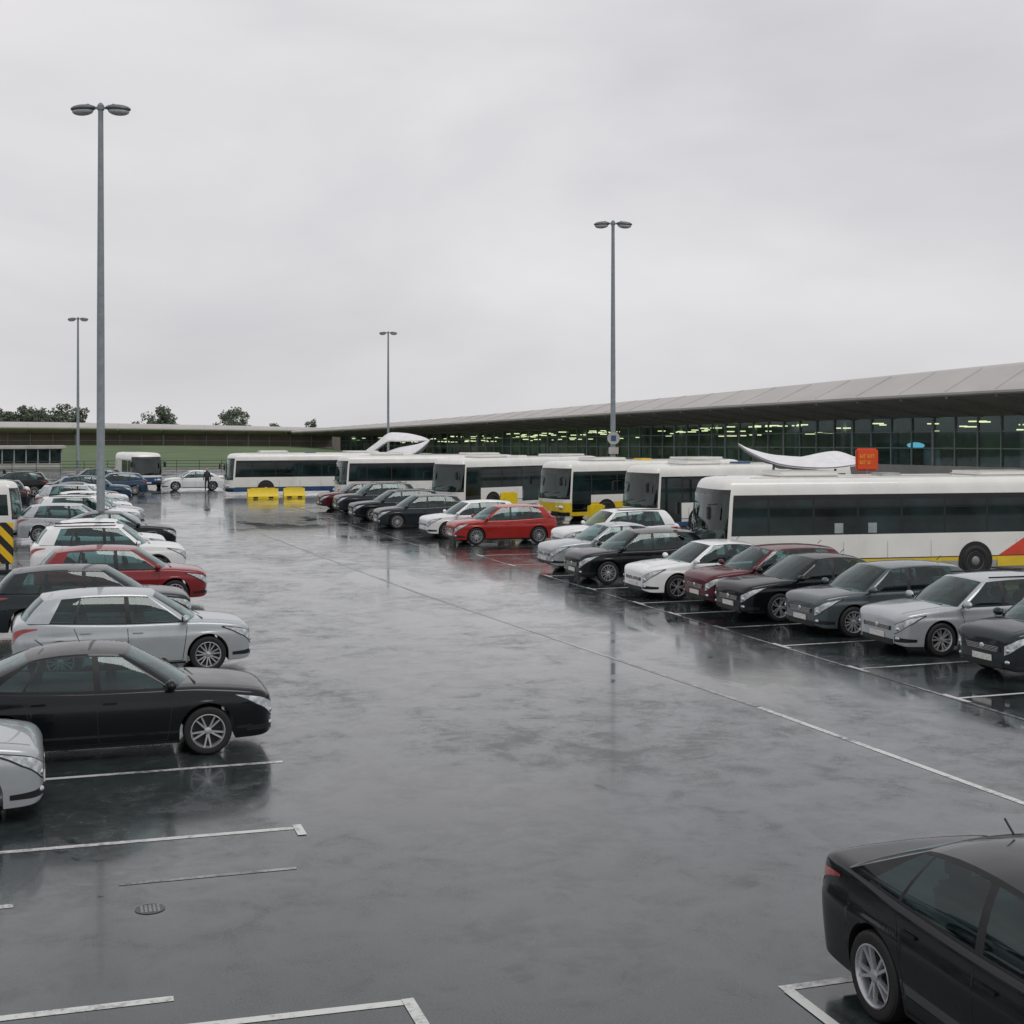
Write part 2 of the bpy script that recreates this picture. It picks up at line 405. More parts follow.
# ------------------------------------------------------------ bus
busW=simple('bus_white_paint',(.78,.78,.74),rough=.3,coat=.6,var=.07,nscale=1)
busY=simple('bus_yellow_paint',(.74,.52,.02),rough=.35,coat=.4,var=.08)
busB=simple('bus_blue_paint',(.03,.08,.2),rough=.35,coat=.4)
busG=simple('bus_grey_paint',(.36,.37,.36),rough=.35,coat=.4)
busR=simple('bus_red_paint',(.62,.05,.02),rough=.35,coat=.4)
busGl=simple('bus_glass',(.010,.020,.020),rough=.04,var=.8,nscale=.9,spec=.4)
frontGl=glass_mat('bus_windscreen',(.42,.52,.50),lo=.07)
inB=simple('bus_interior',(.07,.085,.085),rough=.8,var=.5,nscale=2)
dispM=simple('destination_display',(.02,.02,.02),rough=.3)
panelM=simple('paper_notice',(.30,.35,.35),rough=.4)
def bus_mesh(name,L=11.6,W=2.5,H=3.0,windows=True,doors=(),pods=True,chev=False):
    b=MB(); h2=L/2; w2=W/2; k=H/3.0
    zl=[.28,.48,.60,.95,1.12,1.32,2.35,2.5,2.66,2.80,2.90,2.96,3.0]
    ins=[.03,.0,0,0,0,0,.01,.02,.04,.07,.13,.24,.5]
    zl=[z*k if i else .28 for i,z in enumerate(zl)]
    cols=[];mt=[]
    for fr in (0,.3,.6): cols.append((h2+.07*(1-fr*fr),w2*fr)); mt.append('W')
    rc=.34
    for i in range(6):
        a=math.pi/2*i/5
        cols.append((h2-rc+rc*math.cos(a),w2-rc+rc*math.sin(a))); mt.append('W')
    mt[-1]='p'
    x=h2-rc-.12
    cols.append((x,w2))
    mt.append('D' if 1 in doors else 'w'); x-=1.15; cols.append((x,w2)); 
    n=int((x-(-h2+.5))/1.42); 
    step=(x+h2-.5)/n
    for i in range(n):
        mt.append('b'); cols.append((x-.07,w2)); 
        isd = doors and (i==int(n*.38))
        mt.append('D' if isd else 'w'); x-=step; cols.append((x,w2))
    mt.append('p')
    for i in range(6):
        a=math.pi/2*i/5
        cols.append((-h2+.25-.25*math.sin(a),w2-.25+.25*math.cos(a))); mt.append('r')
    for fr in (.6,.3,0): cols.append((-h2,w2*fr)); mt.append('R')
    for sg in (1,-1):
        G=[]
        for (x,y) in cols:
            col=[]
            for z,i_ in zip(zl,ins):
                rake=0
                if x>h2-1 and z>1.1*k: rake=.22*((z-1.1*k)/(1.9*k))**1.5*min(1,(x-(h2-1)))
                xx=x-i_*(1 if x>0 else -1)*min(1,abs(x)/h2)**8-rake
                yy=y*(1-i_/w2)
                col.append((xx,yy*sg,z))
            G.append(col)
        def gm(i,j):
            t=mt[i]; front=t=='W'
            base=3 if j<1 else (9 if j==1 else (0 if j>2 else 10))
            if front:
                if j==0: return 2
                if 4<=j<=6 : return 14
                if j==7: return 12
                return base
            if t=='D' and sg>0:
                if 1<=j<=6: return 1
            if t in 'wDb' and windows:
                if j==5: return 2 if t=='b' else 1
                if j in (4,6): return 2 if j==6 else base
            if t=='w' and not windows and i<12 and j==5: return 1
            if t=='R' and j==5: return 1
            return base
        b.grid(G,gm,flip=(sg<0))
        b.poly([c[-1] for c in G],0)
        b.poly([c[0] for c in G],2)
    xw=h2-1.25
    b.box((xw,0,1.55*k),(.05,W-.12,1.9*k),15); b.box((h2-.62,0,1.0*k),(.9,W-.7,.12),2,bev=.04)
    b.box((h2-.95,.55,1.35*k),(.12,.5,.75),9,bev=.04) if False else b.box((h2-.95,.55,1.35*k),(.12,.5,.75),2,bev=.04)
    b.box((h2-.55,.55,1.22*k),(.05,.42,.42),2,Euler((0,R(-55),0)),bev=.02)
    if windows:
        for sg in (1,-1):
            b.box((-.2,sg*(w2+.001),2.10*k),(L-1.9,.008,.022),2)
            for xx in np.arange(-h2+.9,h2-1,1.45): b.box((xx,sg*(w2+.002),.85*k),(.012,.006,.5*k),3)
            b.box((0,sg*(w2+.004),.61*k),(L-.9,.01,.025),2)
    if chev:
        for sg in (1,-1):
            yy=sg*(w2+.008)
            b.poly([(-h2+3.0,yy,.62),(-h2+1.9,yy,1.28),(-h2+.5,yy,1.28),(-h2+.5,yy,.62)],11)
            b.poly([(-h2+3.0,yy,.30),(-h2+3.0,yy,.615),(-h2+.5,yy,.615),(-h2+.5,yy,.30)],9)
        for xx in (2.2,1.1):
            b.box((xx,(w2+.002),1.55),(.28,.01,.3),13)
    big=L>8
    wr=.48 if big else .34
    wx=(h2-2.55,-h2+3.75) if big else (h2-.95,-h2+1.0)
    w=buswheel(wr) if big else wheel(8,wr)
    for x in wx:
        for sg in (1,-1):
            b.lathe([(wr+.10,sg*(w2+.002)),(wr+.095,sg*(w2+.012)),(.001,sg*(w2+.012))],(x,0,wr+.02),'y',2,30)
            M=Matrix.Translation((x,sg*(w2-.075),wr))@Matrix.Rotation(0 if sg>0 else math.pi,4,'Z')
            b.merge(w,M)
    for sg in (1,-1):
        b.ell((h2-.03,sg*w2*.72,.72*k),(.13,.2,.11),6,Euler((0,0,sg*R(-15))))
        b.ell((h2-.0,sg*w2*.5,.72*k),(.08,.1,.09),6)
        b.box((-h2-.01,sg*w2*.82,.95),(.03,.14,.4),7,bev=.01)
        b.box((h2+.12,sg*(w2+.02),2.25*k),(.35,.03,.03),2,Euler((0,0,sg*R(20))))
        b.box((h2+.27,sg*(w2+.10),2.02*k),(.1,.2,.4),2,bev=.03)
    b.box((h2+.07,0,.42),(.06,W*.7,.16),2,bev=.02)
    b.box((h2+.11,0,.45),(.02,.52,.11),8)
    b.box((h2+.055,.35,1.38*k),(.02,.9,.02),2,Euler((R(12),0,0))); b.box((h2+.055,-.55,1.38*k),(.02,.9,.02),2,Euler((R(12),0,0)))
    if pods:
        b.box((h2-3.2,0,H+.06),(2.0,1.7,.22),0,bev=.09); b.box((-h2+2.2,0,H+.04),(2.4,1.8,.18),0,bev=.08)
        b.box((0,0,H+.03),(.7,.7,.12),3,bev=.03)
        b.box((-.2,.95,H-.02),(L-2,.06,.05),0);b.box((-.2,-.95,H-.02),(L-2,.06,.05),0)
    return b.mesh(name,[busW,busGl,trimM,busG,tyreM,steelM if big else rimM,headM,tailM,plateM,busY,busW,busR,dispM,panelM,frontGl,inB])
def make_bus(name,body,skirt,stripe,mid,loc,rz,**kw):
    me=bus_mesh(name+'_mesh',**kw)
    o=obj(name,me,loc,rz)
    for i,m in ((0,body),(3,skirt),(9,stripe),(10,mid)): me.materials[i]=m
    return o
def bus_at(fx,fy,yaw,body,skirt,stripe,mid,L=11.6,name='parked_bus',**kw):
    a=R(180+yaw); c,s=math.cos(a),math.sin(a)
    lx,ly=L/2,1.25
    return make_bus(name,body,skirt,stripe,mid,(fx-(c*lx-s*ly),fy-(s*lx+c*ly),0),a,L=L,**kw)
bus_at(18.3,35.75,-6,busW,busG,busY,busW,L=12.2,H=3.08,chev=True)
bus_at(24.3,53.6,10,busW,busB,busW,busW,doors=(1,),H=2.95)
bus_at(23.3,61.6,14,busW,busY,busY,busY,doors=(1,),H=2.95)
bus_at(20.6,70.6,26,busW,busW,busW,busW,doors=(1,),H=2.95)
bus_at(16.6,83.2,0,busW,busG,busB,busW,H=2.9)
bus_at(10.8,93.0,0,busW,busB,busB,busW,H=2.9)
make_bus('white_van',busW,busG,busG,busW,(-4.1,58.6,0),0,L=5.2,W=2.0,H=2.45,windows=False,pods=False)
make_bus('white_van',busW,busG,busG,busW,(-6.5,98.6,0),R(4),L=5.2,W=2.0,H=2.35,windows=False,pods=False)
make_bus('delivery_truck',busW,busB,busB,busB,(5.8,110,0),R(-80),L=6.2,W=2.3,H=2.75,windows=False,pods=False)

# ------------------------------------------------------------ lamps
galv=simple('galvanised_steel',(.23,.265,.285),rough=.45,metal=.2,nscale=5)
lensM=simple('lamp_lens',(.45,.47,.48),rough=.2,coat=.5)
headG=simple('lamp_housing',(.15,.165,.17),rough=.4,metal=.2)
def lamp_mesh(hgt=17.0):
    b=MB()
    b.lathe([(.26,0),(.26,.05),(.18,.06),(.18,1.4),(.16,1.45),(.145,hgt*.5),(.10,hgt-.15),(.10,hgt),(.13,hgt+.02),(.13,hgt+.2),(.05,hgt+.3),(.001,hgt+.31)],(0,0,0),'z',0,18)
    b.box((0,-.18,.8),(.13,.02,.5),1)
    for i in range(4):
        a=math.pi/4+i*math.pi/2; b.box((.22*math.cos(a),.22*math.sin(a),.07),(.04,.04,.06),1)
    b.box((0,0,hgt+.1),(1.0,.1,.08),0)
    for sg in (1,-1):
        r=Euler((0,sg*R(4),0))
        b.ell((sg*.68,0,hgt+.08),(.5,.30,.15),1,r,22,10)
        b.ell((sg*.70,0,hgt-.03),(.42,.25,.17),2,r,22,10)
        b.lathe([(.001,.24),(.07,.23),(.08,.1)],(sg*.5,0,hgt+.02),'z',1,12)
    return b.mesh('street_lamp_mesh',[galv,headG,lensM])
lm=lamp_mesh(17.0)
for x,y,rz_ in [(1.5,55.2,-18),(32,76.2,-18),(40.3,171,-18),(1.9,160.7,-18)]:
    obj('street_lamp',lm,(x,y,0),R(rz_))

# ------------------------------------------------------------ ground
def sheet(name,pts,z,mat,sub=None):
    b=MB(); b.poly([(x,y,z) for x,y in pts],0); return obj(name,b.mesh(name+'_mesh',[mat],smooth=False,recalc=False))
am,nt,bs=newmat('wet_asphalt')
tc=N(nt,'ShaderNodeTexCoord')
mp=N(nt,'ShaderNodeMapping'); mp.inputs['Scale'].default_value=(1,.6,1); nt.links.new(tc.outputs['Object'],mp.inputs['Vector'])
n1=noise(nt,.33,6,.6,vec=mp.outputs[0],dist=.8)
n2=noise(nt,1.6,7,.7,vec=tc.outputs['Object'],dist=.4)
n3=noise(nt,60,2,.6,vec=tc.outputs['Object'])
n4=noise(nt,.06,3,.5,vec=tc.outputs['Object'])
n5=noise(nt,7,4,.7,vec=tc.outputs['Object'])
add=N(nt,'ShaderNodeMath',operation='MULTIPLY_ADD'); nt.links.new(n2.outputs['Fac'],add.inputs[0]); add.inputs[1].default_value=.35; nt.links.new(n1.outputs['Fac'],add.inputs[2])
pud=ramp(nt,add.outputs[0],[(.725,0),(.765,1)])
base=ramp(nt,n2.outputs['Fac'],[(.3,(.024,.033,.034)),(.7,(.044,.055,.056))])
sp=ramp(nt,n3.outputs['Fac'],[(.35,.45),(.7,1.7)])
mu=N(nt,'ShaderNodeMix',data_type='RGBA',blend_type='MULTIPLY'); mu.inputs[0].default_value=1
nt.links.new(base.outputs[0],mu.inputs[6]); nt.links.new(sp.outputs[0],mu.inputs[7])
sp5=ramp(nt,n5.outputs['Fac'],[(.35,.78),(.65,1.22)])
mu2=N(nt,'ShaderNodeMix',data_type='RGBA',blend_type='MULTIPLY'); mu2.inputs[0].default_value=1
nt.links.new(mu.outputs[2],mu2.inputs[6]); nt.links.new(sp5.outputs[0],mu2.inputs[7])
col=mixc(nt,pud.outputs[0],mu2.outputs[2],(.016,.022,.023))
nt.links.new(col,bs.inputs['Base Color'])
ma=N(nt,'ShaderNodeMath',operation='MULTIPLY_ADD'); nt.links.new(n5.outputs['Fac'],ma.inputs[0]); ma.inputs[1].default_value=.35; nt.links.new(n2.outputs['Fac'],ma.inputs[2])
mb=N(nt,'ShaderNodeMath',operation='MULTIPLY_ADD'); nt.links.new(n1.outputs['Fac'],mb.inputs[0]); mb.inputs[1].default_value=-.6; nt.links.new(ma.outputs[0],mb.inputs[2])
mc=N(nt,'ShaderNodeMath',operation='MULTIPLY_ADD'); nt.links.new(n4.outputs['Fac'],mc.inputs[0]); mc.inputs[1].default_value=.5; nt.links.new(mb.outputs[0],mc.inputs[2])
rr=ramp(nt,mc.outputs[0],[(.44,.10),(.66,.19),(.88,.40)])
rf=N(nt,'ShaderNodeMix',data_type='FLOAT'); nt.links.new(pud.outputs[0],rf.inputs[0]); nt.links.new(rr.outputs[0],rf.inputs[2]); rf.inputs[3].default_value=.05
nt.links.new(rf.outputs[0],bs.inputs['Roughness'])
bs.inputs['IOR'].default_value=1.47
inv=N(nt,'ShaderNodeMath',operation='SUBTRACT'); inv.inputs[0].default_value=1; nt.links.new(pud.outputs[0],inv.inputs[1])
ms=N(nt,'ShaderNodeMath',operation='MULTIPLY_ADD'); nt.links.new(inv.outputs[0],ms.inputs[0]); ms.inputs[1].default_value=.16; ms.inputs[2].default_value=.008
bp=N(nt,'ShaderNodeBump'); bp.inputs['Distance'].default_value=.005
nt.links.new(ms.outputs[0],bp.inputs['Strength']); nt.links.new(n3.outputs['Fac'],bp.inputs['Height']); nt.links.new(bp.outputs[0],bs.inputs['Normal'])
cw=ramp(nt,mc.outputs[0],[(.5,.60),(.85,.22)]); nt.links.new(cw.outputs[0],bs.inputs['Coat Weight'])
bs.inputs['Coat Roughness'].default_value=.07; bs.inputs['Coat IOR'].default_value=1.33

grassM=simple('grass',(.085,.135,.05),rough=.9,var=.35,nscale=.15)
grdM=simple('earth_ground',(.09,.09,.075),rough=.95,var=.3,nscale=.05)
sheet('ground',[(-2500,-2500),(2500,-2500),(2500,2500),(-2500,2500)],-.02,grdM)
sheet('asphalt_parking_lot',[(-110,-40),(160,-40),(160,320),(46,320),(46,158),(-110,158)],0,am)
b=MB()
G=[]
for y,z in ((158.2,.1),(175,.12),(205,.5),(235,1.2),(262,1.5),(300,1.6)):
    G.append([(x,y+ (x*.0),z+.15*math.sin(x*.07+y*.03)*(z>.2)) for x in np.linspace(-160,45.8,40)])
b.grid(G,0); obj('grass_bank',b.mesh('grass_bank_mesh',[grassM]))
conc=simple('concrete_kerb',(.3,.3,.29),rough=.6,nscale=1.5)
b=MB(); b.box((-32,158,.06),(156,.25,.14),0,bev=.02); obj('kerb',b.mesh('kerb_mesh',[conc]))

def markmat(name,col,under,lo,hi,sc,rough):
    m,nt,bs=newmat(name)
    n=noise(nt,sc,7,.75); n_=noise(nt,.45,3)
    ad=N(nt,'ShaderNodeMath',operation='ADD'); nt.links.new(n.outputs['Fac'],ad.inputs[0]); nt.links.new(n_.outputs['Fac'],ad.inputs[1])
    mm=N(nt,'ShaderNodeMath',operation='MULTIPLY'); nt.links.new(ad.outputs[0],mm.inputs[0]); mm.inputs[1].default_value=.5
    r=ramp(nt,mm.outputs[0],[(lo,col),(hi,under)]); nt.links.new(r.outputs[0],bs.inputs['Base Color']); bs.inputs['Roughness'].default_value=rough
    return m
lmat=markmat('road_marking_paint',(.60,.61,.59),(.11,.115,.115),.49,.60,9,.3)
lworn=markmat('worn_marking_paint',(.34,.34,.34),(.055,.063,.063),.43,.56,5,.2)
def line(b,p,q,w=.10,z=.004,mat=0):
    p=Vector(p);q=Vector(q);t=(q-p).normalized();n=Vector((-t.y,t.x))*w/2
    k=max(1,int((q-p).length/2)); 
    o=[]
    for i in range(k+1):
        c=p+(q-p)*i/k; o.append([(c.x+n.x,c.y+n.y,z),(c.x-n.x,c.y-n.y,z)])
    b.grid(o,mat)
b=MB()
line(b,(-2.6,18.42),(2.86,18.36)); line(b,(-2.6,15.42),(2.5,15.25)); line(b,(2.55,14.95),(2.55,15.36),z=.008)
line(b,(-2.6,13.65),(-.42,13.6),.1); line(b,(.55,13.9),(2.3,13.85),.07,mat=1)
line(b,(-2.6,11.1),(.85,10.98)); line(b,(-.5,10.5),(2.55,10.33)); line(b,(2.6,9.0),(2.6,10.38),z=.008)
for y in np.arange(21.5,96,3.1):
    line(b,(-2.4,float(y)),(2.7,float(y)-.05),.1,mat=0 if y<60 else 1)
line(b,(5.5,9.62),(6.6,9.6)); line(b,(5.54,6.5),(5.54,9.56),z=.008)
line(b,(11.2,9),(10.75,19.5),.11); line(b,(10.75,19.55),(9.35,36.5),.1,mat=1); line(b,(9.35,36.5),(8.2,60),.1,mat=1)
for y in (19.1,22.05,24.9,27.6,30.05,32.2,35.5,39.1,42.6,46.2):
    line(b,(14.3,y),(19.2,y+.05),.09)
    line(b,(14.25,y-.35),(14.25,y+.35),.09,z=.008)
for y in np.arange(49.3,80,2.9): line(b,(13.6,float(y)),(18.5,float(y)+.05),.1,mat=1)
line(b,(14.2,16),(14.2,47),.08,z=.006,mat=1); line(b,(13.2,49.5),(13.0,80),.08,z=.008,mat=1)
obj('parking_bay_markings',b.mesh('markings_mesh',[lmat,lworn],smooth=False,recalc=False,doubles=False))
b=MB(); b.lathe([(.14,.005),(.13,.008),(.001,.008)],(0,0,0),'z',0,24)
for i in range(-3,4):
    for j in range(-3,4):
        if i*i+j*j<9: b.box((i*.038,j*.038,.009),(.022,.022,.005),1)
obj('drain_cover',b.mesh('drain_cover_mesh',[simple('cast_iron',(.06,.065,.065),.4),simple('cast_iron_bright',(.28,.29,.29),.4)]),(.8,13.1,0))

# ------------------------------------------------------------ terminal
tg=glass_mat('terminal_glass',(.62,.74,.74),(.62,.74,.78),lo=.08,hi=.55,rough=.03)
def emis(name,col,s):
    m,nt,b=newmat(name); b.inputs['Base Color'].default_value=(*col,1); b.inputs['Emission Color'].default_value=(*col,1); b.inputs['Emission Strength'].default_value=s; return m
roofM=simple('roof_metal',(.43,.41,.39),rough=.45,var=.12,nscale=.3)
soffM=simple('roof_soffit',(.62,.57,.49),rough=.7,var=.12,nscale=.5)
ribM=simple('roof_rib',(.36,.34,.30),rough=.6)
mulM=simple('mullion_metal',(.26,.30,.31),rough=.4)
plinM=simple('concrete_wall',(.42,.42,.40),rough=.7,nscale=.6)
innM=simple('interior_wall',(.22,.29,.28),rough=.8,var=.6,nscale=.25)
lamM=emis('ceiling_light_warm',(.95,.92,.50),1.5)
cyM=emis('information_sign_blue',(.15,.5,.7),1.0)
brickM=simple('brown_cladding',(.16,.13,.10),rough=.8,var=.25,nscale=.4)
def smooth_poly(pts,step):
    P_=np.array(pts,float); d=[0]
    for i in range(1,len(P_)): d.append(d[-1]+np.hypot(P_[i,0]-P_[i-1,0],P_[i,1]-P_[i-1,1]))
    fs=[curve(list(zip(d,P_[:,k]))) for k in range(P_.shape[1])]
    n=int(d[-1]/step)
    return [[f(d[-1]*i/n) for f in fs] for i in range(n+1)]
def terminal(name,pts,step,wallmat,over,deep,lit=True):
    st=smooth_poly(pts,step); n=len(st)
    b=MB(); nrm=[]
    for i in range(n):
        a=st[max(0,i-1)];c=st[min(n-1,i+1)]
        t=Vector((c[0]-a[0],c[1]-a[1])).normalized(); nn=Vector((-t.y,t.x))
        if nn.y>0: nn=-nn
        nrm.append(nn)
    def pt(i,off,z): s=st[i]; return (s[0]+nrm[i].x*off,s[1]+nrm[i].y*off,z)
    b.grid([[pt(i,.3,-.1),pt(i,.3,st[i][2]),pt(i,-.1,st[i][2])] for i in range(n)],3)
    b.grid([[pt(i,0,st[i][2]),pt(i,0,st[i][3])] for i in range(n)],4 if lit else 5)
    b.grid([[pt(i,-.3,st[i][3]),pt(i,over*.5,st[i][3]+(st[i][4]-st[i][3])*.62),pt(i,over,st[i][4])] for i in range(n)],1)
    G=[]
    for i in range(n):
        s=st[i]; e=s[4];rd=s[5]
        G.append([pt(i,over,e),pt(i,over+.12,e+.12),pt(i,over+.12,e+.3),pt(i,over-.1,e+.42),pt(i,over*.55,e+.42+(rd-e-.42)*.66),pt(i,0,rd-.10*(rd-e)),pt(i,-deep*.3,rd),pt(i,-deep,rd-1.0),pt(i,-deep,-.1)])
    b.grid(G,0)
    for i in range(n):
        if i%2==0:
            p=Vector(pt(i,over*.98,st[i][4]-.1));q=Vector(pt(i,0,st[i][3]-.02)); m=(p+q)/2; L=(q-p).length
            d=(q-p).normalized(); b.box(m,(L,.14,.16),6,d.to_track_quat('X','Z').to_euler())
            p=Vector(pt(i,over-.1,st[i][4]+.44));q=Vector(pt(i,over*.55,st[i][4]+.44+(st[i][5]-st[i][4]-.42)*.66)); m=(p+q)/2
            d=(q-p); b.box(m,(d.length,.07,.06),0,d.to_track_quat('X','Z').to_euler())
    for i in range(n):
        s=st[i]; ang=math.atan2(nrm[i].y,nrm[i].x)
        x,y,_=pt(i,.07,0)
        b.box((x,y,(s[2]+s[3])/2),(.18,.12 if i%4 else .26,s[3]-s[2]),2,Euler((0,0,ang)))
    for fr_ in ((.36,.7) if lit else (.5,)):
        b.grid([[pt(i,.10,s[2]+(s[3]-s[2])*fr_-.05),pt(i,.10,s[2]+(s[3]-s[2])*fr_+.05)] for i,s in enumerate(st)],2)
    if lit:
        b.grid([[pt(i,-16,-.1),pt(i,-16,s[3]+.5)] for i,s in enumerate(st)],5)
        b.grid([[pt(i,-.2,s[3]+.02),pt(i,-16,s[3]+.4)] for i,s in enumerate(st)],5)
        b.grid([[pt(i,-.4,s[2]-.4),pt(i,-16,s[2]-.4)] for i,s in enumerate(st)],3)
        for i,s in enumerate(st):
            ang=math.atan2(nrm[i].y,nrm[i].x)
            pr=.25 if i<n*.35 else .5
            for off in (-2.5,-6,-10,-14):
                if random.random()<pr:
                    x,y,_=pt(i,off,0); b.box((x,y,s[3]-.35-random.choice((0,.4,.9))),(.5,random.choice((.6,1.2,1.8)),.12),7,Euler((0,0,ang)))
            if i%3==0:
                x,y,_=pt(i,-6,0); b.lathe([(.3,0),(.3,s[3])],(x,y,0),'z',2,12)
            if random.random()<.7:
                x,y,_=pt(i,-random.uniform(3,14),0); b.box((x,y,s[2]+.6),(2,random.uniform(.6,2.6),random.uniform(.8,2.4)),random.choice((3,5,0,2,5)),Euler((0,0,ang)))
    for i in (0,n-1):
        s=st[i]; b.poly([pt(i,0,-.1),pt(i,0,s[3]),pt(i,over,s[4]),pt(i,over*.55,s[4]+.42+(s[5]-s[4]-.42)*.66),pt(i,0,s[5]-.10*(s[5]-s[4])),pt(i,-deep*.3,s[5]),pt(i,-deep,s[5]-1),pt(i,-deep,-.1)],5)
    return obj(name,b.mesh(name+'_mesh',[roofM,soffM,mulM,plinM,tg,wallmat,ribM,lamM],doubles=False,angle=25,recalc=True))
terminal('terminal_building',[(87,56,1.3,6.2,7.9,12.2),(83.6,77.5,1.25,6.0,7.6,11.6),(79.9,97.7,1.2,5.8,7.3,10.8),(74.3,125.9,1.1,5.45,6.7,9.6),(68.2,167,.9,4.8,5.8,8.1),(59.2,214.3,.7,3.9,4.7,6.35),(51.5,258,.6,3.2,3.9,5.0)],2.6,innM,10,26)
terminal('terminal_wing_building',[(50.5,261.5,1.2,3.4,4.1,4.9),(25.7,269,1.2,3.6,4.4,5.5),(-10.8,274,1.2,3.9,4.8,6.1),(-60,284,1.2,4.0,5.0,6.3),(-110,292,1.2,4.0,5.0,6.3)],4,brickM,5,14,lit=False)
b=MB(); b.ell((0,0,0),(.15,2.4,.3),0); o=obj('information_display',b.mesh('display_mesh',[cyM]),(79.2,112.5,3.0),R(-15))
b=MB(); b.box((0,0,2.45),(11,6,.35),0,bev=.05); b.box((0,0,1.15),(10,5,2.25),1)
for i in range(9): b.box((-5+i*1.25,-2.53,1.15),(.14,.1,2.25),2)
b.box((0,-2.56,.35),(10,.1,.6),0)
obj('glass_pavilion',b.mesh('pavilion_mesh',[plinM,dglassM,mulM]),(-5,162.5,.1),R(3))
b=MB()
for i in range(44):
    x=-70+i*2.5; b.box((x,0,.55),(.07,.07,1.1),0)
for z in (.35,.7,1.05): b.box((-16,0,z),(108,.04,.06),0)
obj('metal_fence',b.mesh('fence_mesh',[simple('fence_metal',(.06,.065,.06),.5)]),(0,157,0))

# ------------------------------------------------------------ canopies (sculptural white fabric shells)
fab=simple('canopy_fabric',(.76,.76,.77),rough=.5,var=.06)
def shell(b,prof,w,d,drop,off=(0,0,0),yaw=0):
    f=curve(prof); G=[];G2=[]
    c,s=math.cos(yaw),math.sin(yaw)
    for i in range(33):
        u=i/32*2-1; row=[];row2=[]
        hw=d/2*max(.02,(1-abs(u)**2.2))**.8
        for j in range(11):
            v=j/10*2-1
            x=u*w/2;y=v*hw
            z=f(u)-drop*(v*v)*(hw/(d/2))
            p=(off[0]+x*c-y*s,off[1]+x*s+y*c,z+off[2])
            row.append(p);row2.append((p[0],p[1],p[2]-.07))
        G.append(row);G2.append(row2)
    b.grid(G,0);b.grid(G2,0,flip=True)
b=MB()
shell(b,[(-1,3.95),(-.85,3.75),(-.4,3.45),(.2,3.35),(.7,3.3),(1,3.15)],5.4,2.6,.4)
shell(b,[(-1,3.1),(-.2,3.4),(.5,3.6),(1,3.35)],3.8,2.0,.5,(.7,.8,0),R(12))
for x,z in ((-1.2,3.2),(1.4,2.95)): b.lathe([(.07,0),(.05,z),(.001,z)],(x,0,0),'z',1,12)
obj('sculptural_canopy',b.mesh('canopy_mesh',[fab,galv],recalc=False),(29.6,50.0,0),R(-18))
b=MB()
shell(b,[(-1,2.3),(-.55,3.3),(-.05,4.3),(.3,4.25),(.8,3.95),(1,3.7)],6.0,2.4,.7)
shell(b,[(-1,2.6),(-.2,3.3),(.5,3.6),(1,4.0)],4.6,2.6,.9,(.9,-1.3,-.3),R(-10))
for x,z in ((-1.5,3.2),(1.6,3.4)): b.lathe([(.09,0),(.07,z),(.001,z)],(x,0,0),'z',1,12)
obj('sculptural_canopy',b.mesh('canopy_mesh',[fab,galv],recalc=False),(27.0,112.5,0),R(-18))

# ------------------------------------------------------------ signs / barriers
redS=simple('sign_red',(.75,.08,.015),.4,var=.05); yelS=simple('sign_yellow',(.85,.45,.03),.4)
b=MB(); b.box((0,0,3.42),(.82,.16,.82),0,bev=.06); b.lathe([(.05,0),(.05,3.05)],(0,0,0),'z',1,10)
for r_,zz in enumerate((3.55,3.32)):
    for i in range(4):
        if r_ and i==3: continue
        xx=-.26+.14*i; b.box((xx,-.085,zz),(.025,.02,.13),2); b.box((xx+.035,-.085,zz+(.05 if i%2 else -.05)),(.06,.02,.025),2)
        if i!=1: b.box((xx+.07,-.085,zz),(.022,.02,.12),2)
obj('red_sign',b.mesh('red_sign_mesh',[redS,galv,yelS]),(27.9,42.6,0),R(-18))
b=MB(); b.lathe([(.38,-.02),(.38,.02),(.001,.021)],(0,0,0),'y',0,26); b.lathe([(.001,-.021),(.38,-.02)],(0,0,0),'y',0,26); b.box((0,-.03,0),(.3,.02,.34),1); b.box((0,-.02,-.75),(.6,.04,.4),0)
obj('round_traffic_sign',b.mesh('round_sign_mesh',[plinM,busB]),(31.95,76.0,4.0),R(-18))
yM=simple('barrier_yellow',(.80,.58,.01),.45,var=.08)
def barrier(loc,rz_,l=1.9,h=.85):
    b=MB(); pr=[(-.3,0),(-.3,.15),(-.14,.35),(-.1,h),(.1,h),(.14,.35),(.3,.15),(.3,0)]
    b.grid([[(x,y,z) for y,z in pr] for x in (-l/2,-l/2+.03,l/2-.03,l/2)],0)
    for x in (-l/2,l/2): b.poly([(x,y,z) for y,z in pr],0)
    for x in (-l/4,l/4): b.box((x,0,.08),(.3,.64,.1),1)
    b.box((0,0,h+.02),(l*.8,.1,.06),0,bev=.02)
    return obj('yellow_barrier',b.mesh('barrier_mesh',[yM,trimM]),loc,R(rz_))
barrier((12.6,89.2,0),0,2.0,.65); barrier((14.7,89.5,0),0,1.4,.65)
barrier((22.3,67.2,0),0,.9,1.2); barrier((23.6,58.2,0),20,.9,1.0)
hz,nt,bs=newmat('hazard_stripes'); tc=N(nt,'ShaderNodeTexCoord'); wv=N(nt,'ShaderNodeTexWave'); wv.bands_direction='DIAGONAL'; wv.inputs['Scale'].default_value=1.1
nt.links.new(tc.outputs['Object'],wv.inputs['Vector']); r=ramp(nt,wv.outputs['Fac'],[(.0,(.8,.5,.01)),(.5,(.012,.012,.012))],'CONSTANT'); nt.links.new(r.outputs[0],bs.inputs['Base Color'])
b=MB(); b.box((0,0,.95),(.42,.06,1.3),0,bev=.02); b.box((0,.06,.8),(.08,.06,1.6),1); b.box((0,0,.06),(.6,.4,.12),1,bev=.03)
